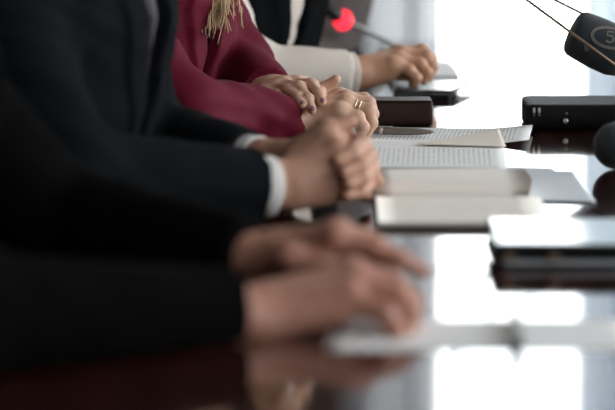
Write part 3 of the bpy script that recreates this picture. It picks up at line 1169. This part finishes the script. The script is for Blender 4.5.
def book_side(sign, wid, thick):
    """page block on one side of the gutter: profile from the gutter outward"""
    N = 30
    top, vs, fs, uv = [], [], [], []
    for i in range(N + 1):
        t = i / N
        kn = 0.10 if sign > 0 else 0.30
        hgt = thick * (0.16 + 0.84 * min(1, t / kn) ** 0.55) if t < kn else thick * ((1.0 - 0.32 * ((t - 0.3) / 0.7) ** 2) if sign > 0 else (1.0 - 0.68 * ((t - 0.3) / 0.7) ** 2)) if t >= 0 else (1.0 - 0.32 * ((t - 0.3) / 0.7) ** 2)
        top.append((yg + sign * wid * t, TZ + 0.0035 + hgt))
    xs = np.linspace(bx0, bx1 + (0.004 if sign < 0 else 0), 9)
    for lay in (1, 0):
        for (y, z) in top:
            for x in xs:
                skew = 0.006 * (z - TZ) / thick * (x - bx0) / (bx1 - bx0)
                vs.append([x + (skew if x == xs[-1] else 0), y, z if lay else TZ + 0.0034])
                uv.append([abs(y - yg), bx1 - x])
    k = len(xs)
    n = (N + 1) * k
    for i in range(N):
        for j in range(k - 1):
            q = [i * k + j, i * k + j + 1, (i + 1) * k + j + 1, (i + 1) * k + j]
            if sign < 0:
                q = q[::-1]
            fs.append(q)
            fs.append([a + n for a in q[::-1]])
    side = []
    for i in range(N):
        for j in (0, k - 1):
            side.append([i * k + j, (i + 1) * k + j, (i + 1) * k + j + n, i * k + j + n])
    for i in (0, N):
        for j in range(k - 1):
            side.append([i * k + j, i * k + j + 1, i * k + j + 1 + n, i * k + j + n])
    return np.array(vs), fs, side, np.array(uv)


book = empty('open_book', ((bx0 + bx1) / 2, yg, TZ))
tag(book, 'open book with cream pages lying beside the clasped hands', 'book')
obj('cover', join(box(((bx0 + bx1) / 2, yg - 0.0885, TZ + 0.0018), (bx1 - bx0 + 0.006, 0.177, 0.0032), None, 0.001),
                  box(((bx0 + bx1) / 2, yg + 0.083, TZ + 0.0018), (bx1 - bx0 + 0.006, 0.166, 0.0032), None, 0.001)), 'leather', book, smooth=False)
for sg, wd, th in ((1, 0.160, 0.025), (-1, 0.176, 0.015)):
    v_, f_, s_, uv_ = book_side(sg, wd, th)
    pb_ = obj('page_block', (v_, f_ + s_), 'page', book, uv=uv_)
    me = pb_.data
    me.materials.append(M_['edge'])
    mi = [0] * len(f_) + [1] * len(s_)
    me.polygons.foreach_set('material_index', mi)
    me.polygons.foreach_set('use_smooth', [m_ == 0 for m_ in mi])

# loose sheets right of the book
for cs, lab, lz in (
        ([(500, 202), (596, 204), (573, 173), (482, 171)], 'plain grey-white sheet at the right of the open book, uppermost', 0.0022),
        ([(470, 196), (570, 199), (553, 169), (460, 166)], 'plain grey-white sheet at the right of the open book, partly covered', 0.0008)):
    (vf, uv) = sheet(gp(*cs), TZ + lz, lift=lambda s, t, l=lz: 0.0)
    for_edge = obj('paper_sheet', vf, 'paper_g', uv=uv)
    tag(for_edge, lab, 'paper', 'loose sheets by the book')

# sheet in front of the nearest sitter with a pen across it
(vf, uv) = sheet(gp((325, 351), (640, 351), (622, 321), (335, 320)), TZ + 0.0006, lift=lambda s, t: 0.0)
o = obj('paper_sheet', vf, 'paper', uv=uv)
tag(o, 'blurred white sheet under the hands of the nearest sitter', 'paper')
pa, pb = T(517, 352, TZ + 0.007), T(515, 306, TZ + 0.007)
ax = (pb - pa) / np.linalg.norm(pb - pa)
ln = np.linalg.norm(pb - pa)
pen = empty('pen', (pa + pb) / 2 - ZUP * 0.006)
tag(pen, 'blurred grey pen lying across the white sheet nearest the camera', 'pen')
obj('barrel', lathe([(0.003, 0), (0.0045, 0.003), (0.005, ln * .3), (0.005, ln * .8), (0.0015, ln * .96)], pa, ax), 'pew', pen)
obj('pen_tip', lathe([(0.0014, ln * .955), (0.0005, ln)], pa, ax, 12), 'metal', pen)
obj('cap', lathe([(0.0052, 0.0), (0.0056, 0.004), (0.0056, ln * .35), (0.005, ln * .36)], pa, ax), 'black', pen)

# ================================================================== cases, folders, tablet
# near black folder at right, with a clear sleeve on top
fa = T(496, 270)
Yc, Xc = fa[1], fa[0]
folder = empty('ring_binder', (Xc + 0.13, Yc + 0.075, TZ))
tag(folder, 'flat black binder with a pale glossy top sheet at the lower right edge', 'binder')
Rf = basis((1, -0.012, 0))
obj('cover', join(box((Xc + .13, Yc + .085, TZ + .0022), (.262, .17, .004), Rf, .001),
                  box((Xc + .13, Yc + .085, TZ + .0245), (.262, .17, .004), Rf, .001),
                  box((Xc + .13, Yc + .003, TZ + .0178), (.262, .005, .0145), Rf, .001)), 'leather', folder, smooth=False)
obj('paper_block', box((Xc + .134, Yc + .084, TZ + .0133), (.25, .158, .0175), Rf), 'paper_g', folder, smooth=False)
obj('top_sheet', box((Xc + .13, Yc + .087, TZ + .0272), (.255, .163, .0012), Rf, .0004), 'clear', folder, smooth=False)
for dx in (0.014, 0.062):
    obj('metal_corner', box((Xc + dx, Yc + .0, TZ + .0145), (.012, .003, .010), Rf, .001), 'dmetal', folder, smooth=False)

# closed black organizer, upper right
a = T(527, 131)
R2 = basis((1, 0.012, 0))
org = empty('organizer', (a[0] + .12, a[1] + .06, TZ))
tag(org, 'thick closed black leather organizer lying behind the round foam ball', 'organizer')
cx, cy = a[0], a[1]
N = 14
prof = [(0.0, 0.0), (0.0, 0.004)]
vs, fs = [], []
path = []
for i in range(N + 1):                                       # rounded front spine
    t = math.pi * (i / N - 0.5)
    path.append((-0.012 * math.cos(t) + 0.012, 0.0185 + 0.0185 * math.sin(t)))
path += [(0.118, 0.037), (0.118, 0.0)]
xs = [0.002, 0.0, 0.004, 0.25]
sc_ = [0.86, 0.95, 1.0, 1.0]
for x, q in zip([0.0, 0.003, 0.008, 0.262], sc_):
    for (y, z) in path:
        vs.append([cx + x, cy + 0.06 + (y - 0.06) * q, TZ + 0.0005 + 0.0185 + (z - 0.0185) * q])
k = len(path)
for i in range(3):
    for j in range(k):
        fs.append([i * k + j, i * k + (j + 1) % k, (i + 1) * k + (j + 1) % k, (i + 1) * k + j])
fs += [list(range(k)), [3 * k + j for j in range(k)][::-1]]
obj('body', (np.array(vs), fs), 'leather', org, smooth=False)
for dx in (0.010, 0.0175):
    st = obj('stud', box((cx + dx, cy + .0012, TZ + .0300), (.0036, .003, .0075), None, .001), 'metal', org)
    st2 = obj('stud', box((cx + dx, cy - .0002, TZ + .0235), (.0032, .003, .004), None, .001), 'dmetal', org)
obj('badge', lathe([(0.0040, 0), (0.0040, 0.001), (0.0030, 0.0014)], np.array([cx + .056, cy + .0008, TZ + .0145]), (0, -1, 0.05), 20), 'metal', org)
obj('snap', lathe([(0.0022, 0), (0.0016, 0.001)], np.array([cx + .057, cy + .0010, TZ + .0255]), (0, -1, 0.2), 14), 'dmetal', org)
obj('strap', box((cx + .001, cy + .008, TZ + .003), (.012, .012, .005), basis((1, .5, 0)), .001), 'leather', org, smooth=False)

# brown leather case behind the hands in focus
a = T(433, 128)
case = empty('leather_case', (a[0] - .06, a[1] + .03, TZ))
tag(case, 'closed dark brown leather case lying just behind the ringed hand', 'case')
path = []
for i in range(13):
    t = math.pi * (i / 12 - 0.5)
    path.append((0.012 - 0.012 * math.cos(t), 0.019 + 0.0185 * math.sin(t)))
path += [(0.06, 0.037), (0.068, 0.032), (0.07, 0.004), (0.066, 0.0005)]
vs, fs = [], []
for x, q in zip((-0.13, -0.006, -0.002, 0.0), (1, 1, 0.97, 0.88)):
    for (y, z) in path:
        vs.append([a[0] + x, a[1] + .035 + (y - .035) * q, TZ + 0.0005 + .019 + (z - .019) * q])
k = len(path)
for i in range(3):
    for j in range(k):
        fs.append([i * k + j, i * k + (j + 1) % k, (i + 1) * k + (j + 1) % k, (i + 1) * k + j])
fs += [list(range(k)), [3 * k + j for j in range(k)][::-1]]
obj('body', (np.array(vs), fs), 'bleather', case, smooth=False)
obj('flap', box((a[0] - .065, a[1] + .032, TZ + .0385), (.126, .05, .0024), None, .001), 'bleather', case, smooth=False)

# tablet in a folio case under the fourth sitter's hand
def plate(q, z0, z1):
    v = [[p[0], p[1], z] for z in (z0, z1) for p in q]
    return np.array(v), [[3, 2, 1, 0], [4, 5, 6, 7], [0, 1, 5, 4], [1, 2, 6, 5], [2, 3, 7, 6], [3, 0, 4, 7]]


q = (T(394, 99), T(453, 99), T(475, 89), T(402, 88))
tab = obj('tablet', plate(q, TZ + .0100, TZ + .0135), 'black', smooth=False)
tag(tab, 'thin black tablet under the hand of the sitter in the waistcoat', 'tablet')
mid = sum(q) / 4
obj('screen', plate([mid + (p - mid) * 0.92 for p in q], TZ + .0134, TZ + .0139), mat('tablet_glass', (0.01, 0.01, 0.012), 0.15), tab, smooth=False)
obj('folio_case', plate((T(393, 101), T(449, 101), T(455, 93), T(402, 91)), TZ + .0005, TZ + .0101), 'leather', tab, smooth=False)

# booklets behind that hand
base = T(461, 85)
for i in range(3):
    o = obj('booklet', box((base[0] - .055 - .003 * i, base[1] + .10, TZ + .0008 + .0026 + .0054 * i), (.11, .20, .005), basis((1, .03 * i - .03, 0)), .0012),
            'paper', smooth=False)
    lab = ['pale booklet behind the hand on the tablet, lowest of the pile', 'pale booklet in the middle of the pile behind the hand on the tablet',
           'pale booklet on top of the pile behind the hand on the tablet'][i]
    tag(o, lab, 'booklet', 'booklets piled behind the tablet')
    obj('page_block', box((base[0] - .055 - .003 * i, base[1] + .0995, TZ + .0008 + .0026 + .0054 * i), (.1106, .1985, .003), basis((1, .03 * i - .03, 0))), 'edge', o, smooth=False)

# ================================================================== microphones
# big foam microphone at the top right, on a low desk stand
e0 = W(571.5, 31, 3.98)
e1 = W(571.5 + 140, 31 + 66, 3.98)
ax = (e1 - e0) / np.linalg.norm(e1 - e0)
r0 = 0.0345
mic = empty('foam_microphone', np.array([e1[0], e1[1], TZ]))
tag(mic, 'large black foam-covered microphone with an emblem at the top right', 'microphone')
pr = [(0.001, -0.002), (r0 * .45, -0.0015), (r0 * .72, 0.0), (r0 * .88, 0.003), (r0 * .97, 0.008), (r0, 0.015), (r0 * 1.06, 0.04), (r0 * 1.05, 0.07), (r0 * .9, 0.085), (0.017, 0.092)]
obj('windscreen', lathe(pr, e0, ax, 40), 'foam', mic)
obj('handle', lathe([(0.0165, 0.09), (0.015, 0.11), (0.0125, 0.15), (0.0115, 0.21), (0.010, 0.22)], e0, ax, 24), 'black', mic)
# emblem on the side that faces the room
nrm = np.array([-0.05, -1, 0.22])
nrm = nrm - ax * (nrm @ ax)
nrm /= np.linalg.norm(nrm)
sd = -np.cross(nrm, ax)


def on_foam(s, y, lift=0.0009):
    """point on the windscreen: s along the axis, y around it (metres)"""
    rr = np.interp(s, [0, 0.003, 0.008, 0.015, 0.04, 0.07], [r0 * .72, r0 * .88, r0 * .97, r0, r0 * 1.06, r0 * 1.05]) + lift
    t = y / rr
    return e0 + ax * s + rr * (nrm * math.cos(t) + sd * math.sin(t))


def emb(path, wd, name):
    vs, fs = [], []
    pts = np.array(path)
    n = len(pts)
    for i in range(n):
        d = pts[min(i + 1, n - 1)] - pts[max(i - 1, 0)]
        d = d / (np.linalg.norm(d) + 1e-9)
        p = np.array([-d[1], d[0]])
        for lf in (0.0011, -0.0006):
            for sgn in (-1, 1):
                q_ = pts[i] + p * sgn * wd / 2
                vs.append(on_foam(q_[0], q_[1], lf))
    for i in range(n - 1):
        b0, b1 = i * 4, (i + 1) * 4
        fs += [[b0, b0 + 1, b1 + 1, b1], [b0 + 2, b1 + 2, b1 + 3, b0 + 3], [b0, b1, b1 + 2, b0 + 2], [b0 + 1, b0 + 3, b1 + 3, b1 + 1]]
    fs += [[0, 2, 3, 1], [(n - 1) * 4 + q_ for q_ in (0, 1, 3, 2)]]
    o = obj(name, (np.array(vs), fs), 'emblem', mic, smooth=False)
    return o


ca, sa = math.cos(-0.30), math.sin(-0.30)
ring = []
for t in np.linspace(0.25, 2 * math.pi - 0.15, 34):
    x, y = 0.0290 * math.cos(t), 0.0155 * math.sin(t)
    ring.append((0.052 + ca * x - sa * y, -0.012 + sa * x + ca * y))
emb(ring, 0.0044, 'emblem_ring')
glyph = [(0.0045, -0.0055), (-0.002, -0.0055), (-0.0025, -0.0005), (0.0015, -0.001), (0.0042, 0.0012), (0.0038, 0.0045), (0.0005, 0.0062), (-0.0035, 0.0052)]
emb([(0.048 + 1.4 * (ca * x - sa * y), -0.012 + 1.4 * (sa * x + ca * y)) for x, y in glyph], 0.0030, 'emblem_figure')
petal = [(0.0225, 0.0115), (0.024, 0.0145), (0.0262, 0.0185), (0.0285, 0.0215)]
emb(petal, 0.0060, 'emblem_petal')
# stand of that microphone
sp_ = e0 + ax * 0.155
obj('stand_base', lathe([(0.055, 0), (0.055, 0.006), (0.048, 0.012), (0.012, 0.016)], np.array([sp_[0], sp_[1], TZ + 0.0002]), ZUP, 36), 'black', mic)
obj('stand_post', tube([(sp_[0], sp_[1], TZ + 0.01), (sp_[0], sp_[1], sp_[2] - 0.008)], 0.006, 14), 'black', mic)
obj('stand_clip', lathe([(0.0155, -0.02), (0.0165, -0.015), (0.0165, 0.015), (0.0155, 0.02)], sp_, ax, 24), 'black', mic)

# round foam ball microphone lying on the table at the right edge
bc = np.array([0.0, 0.0, 0.0])
bc[:] = W(617, 145.5, 3.66)
rr = max(0.02, bc[2] - TZ - 0.0005)
m2 = empty('ball_microphone', np.array([bc[0], bc[1], TZ]))
tag(m2, 'round black foam ball microphone lying at the right edge of the picture', 'microphone')
pr = [(rr * math.sin(t), -rr * math.cos(t)) for t in np.linspace(0.02, math.pi - 0.5, 22)]
axb = np.array([1.0, -0.25, -0.06])
axb /= np.linalg.norm(axb)
obj('windscreen', lathe(pr, bc, axb, 40), 'foam', m2)
obj('handle', lathe([(0.0125, rr * .8), (0.0135, rr * 1.1), (0.0115, rr + .06), (0.010, rr + .13), (0.009, rr + .14)], bc, axb, 24), 'black', m2)
obj('seam_ring', lathe([(rr * 1.0, -0.001), (rr * 1.012, 0.0), (rr * 1.0, 0.001)], bc, np.array([0.5, -0.85, 0.1]), 40), 'black', m2)


# two thin goosenecks crossing the upper right corner
def gooseneck(px0, py0, sx, sy, Y, lab, base_px):
    p_in = W(px0, py0, Y)
    p_out = W(sx, sy, Y)
    d = (p_in - p_out) / np.linalg.norm(p_in - p_out)
    t = (p_out[2] - (TZ + 0.03)) / -d[2] if d[2] < 0 else 0
    foot = p_out + d * t
    tip = p_out - d * 0.085
    root = empty('gooseneck_microphone', np.array([foot[0], foot[1], TZ]))
    tag(root, lab, 'microphone', 'thin gooseneck microphones at the top right')
    obj('base', box(np.array([foot[0] + .01, foot[1], TZ + 0.0155]), (0.085, 0.075, 0.03), None, 0.006, 3), 'black', root, smooth=False)
    obj('stem', tube([foot, (foot + tip) / 2, tip], 0.0021, 10), 'dmetal', root)
    obj('head', lathe([(0.003, 0.0), (0.0055, 0.004), (0.006, 0.03), (0.005, 0.042), (0.002, 0.045)], tip + d * 0.003, -d, 18), 'black', root)


gooseneck(600, 54, 527, 0, 3.84, 'thin bronze gooseneck stem crossing in front of the emblem of the foam microphone', 720)
gooseneck(581, 13, 555, 0, 4.12, 'thin bronze gooseneck stem passing behind the top of the foam microphone', 720)

# red-lit gooseneck microphone in front of the fifth sitter
Yr = 4.93
ring_c = W(343, 20, Yr)
foot = T(404, 64)
foot = np.array([foot[0], Yr, TZ])
mic3 = empty('lit_microphone', foot)
tag(mic3, 'black gooseneck microphone with a glowing red ring beside the taupe jacket', 'microphone')
hd = W(331, 11, Yr) - ring_c
hd /= np.linalg.norm(hd)
face = np.array([0.25, -1.0, 0.25])
face /= np.linalg.norm(face)
pts = []
p0, p1, p2 = foot + ZUP * 0.02, W(392, 42, Yr), ring_c - hd * 0.004
for t in np.linspace(0, 1, 16):
    pts.append((1 - t) ** 2 * p0 + 2 * t * (1 - t) * p1 + t * t * p2)
obj('stem', tube(pts, 0.0048, 12), 'metal', mic3)
obj('base', box(foot + ZUP * 0.0125, (0.09, 0.08, 0.024), None, 0.006, 3), 'black', mic3, smooth=False)
obj('head', lathe([(0.010, 0.004), (0.0125, 0.01), (0.0125, 0.045), (0.010, 0.055), (0.003, 0.058)], ring_c, hd, 24), 'black', mic3)
o = obj('light_ring', lathe([(0.0145, -0.008), (0.0172, -0.006), (0.0172, 0.006), (0.0145, 0.008)], ring_c, hd * 0.55 + face * 0.85, 28), 'led', mic3)
o['label'] = 'glowing red light ring'
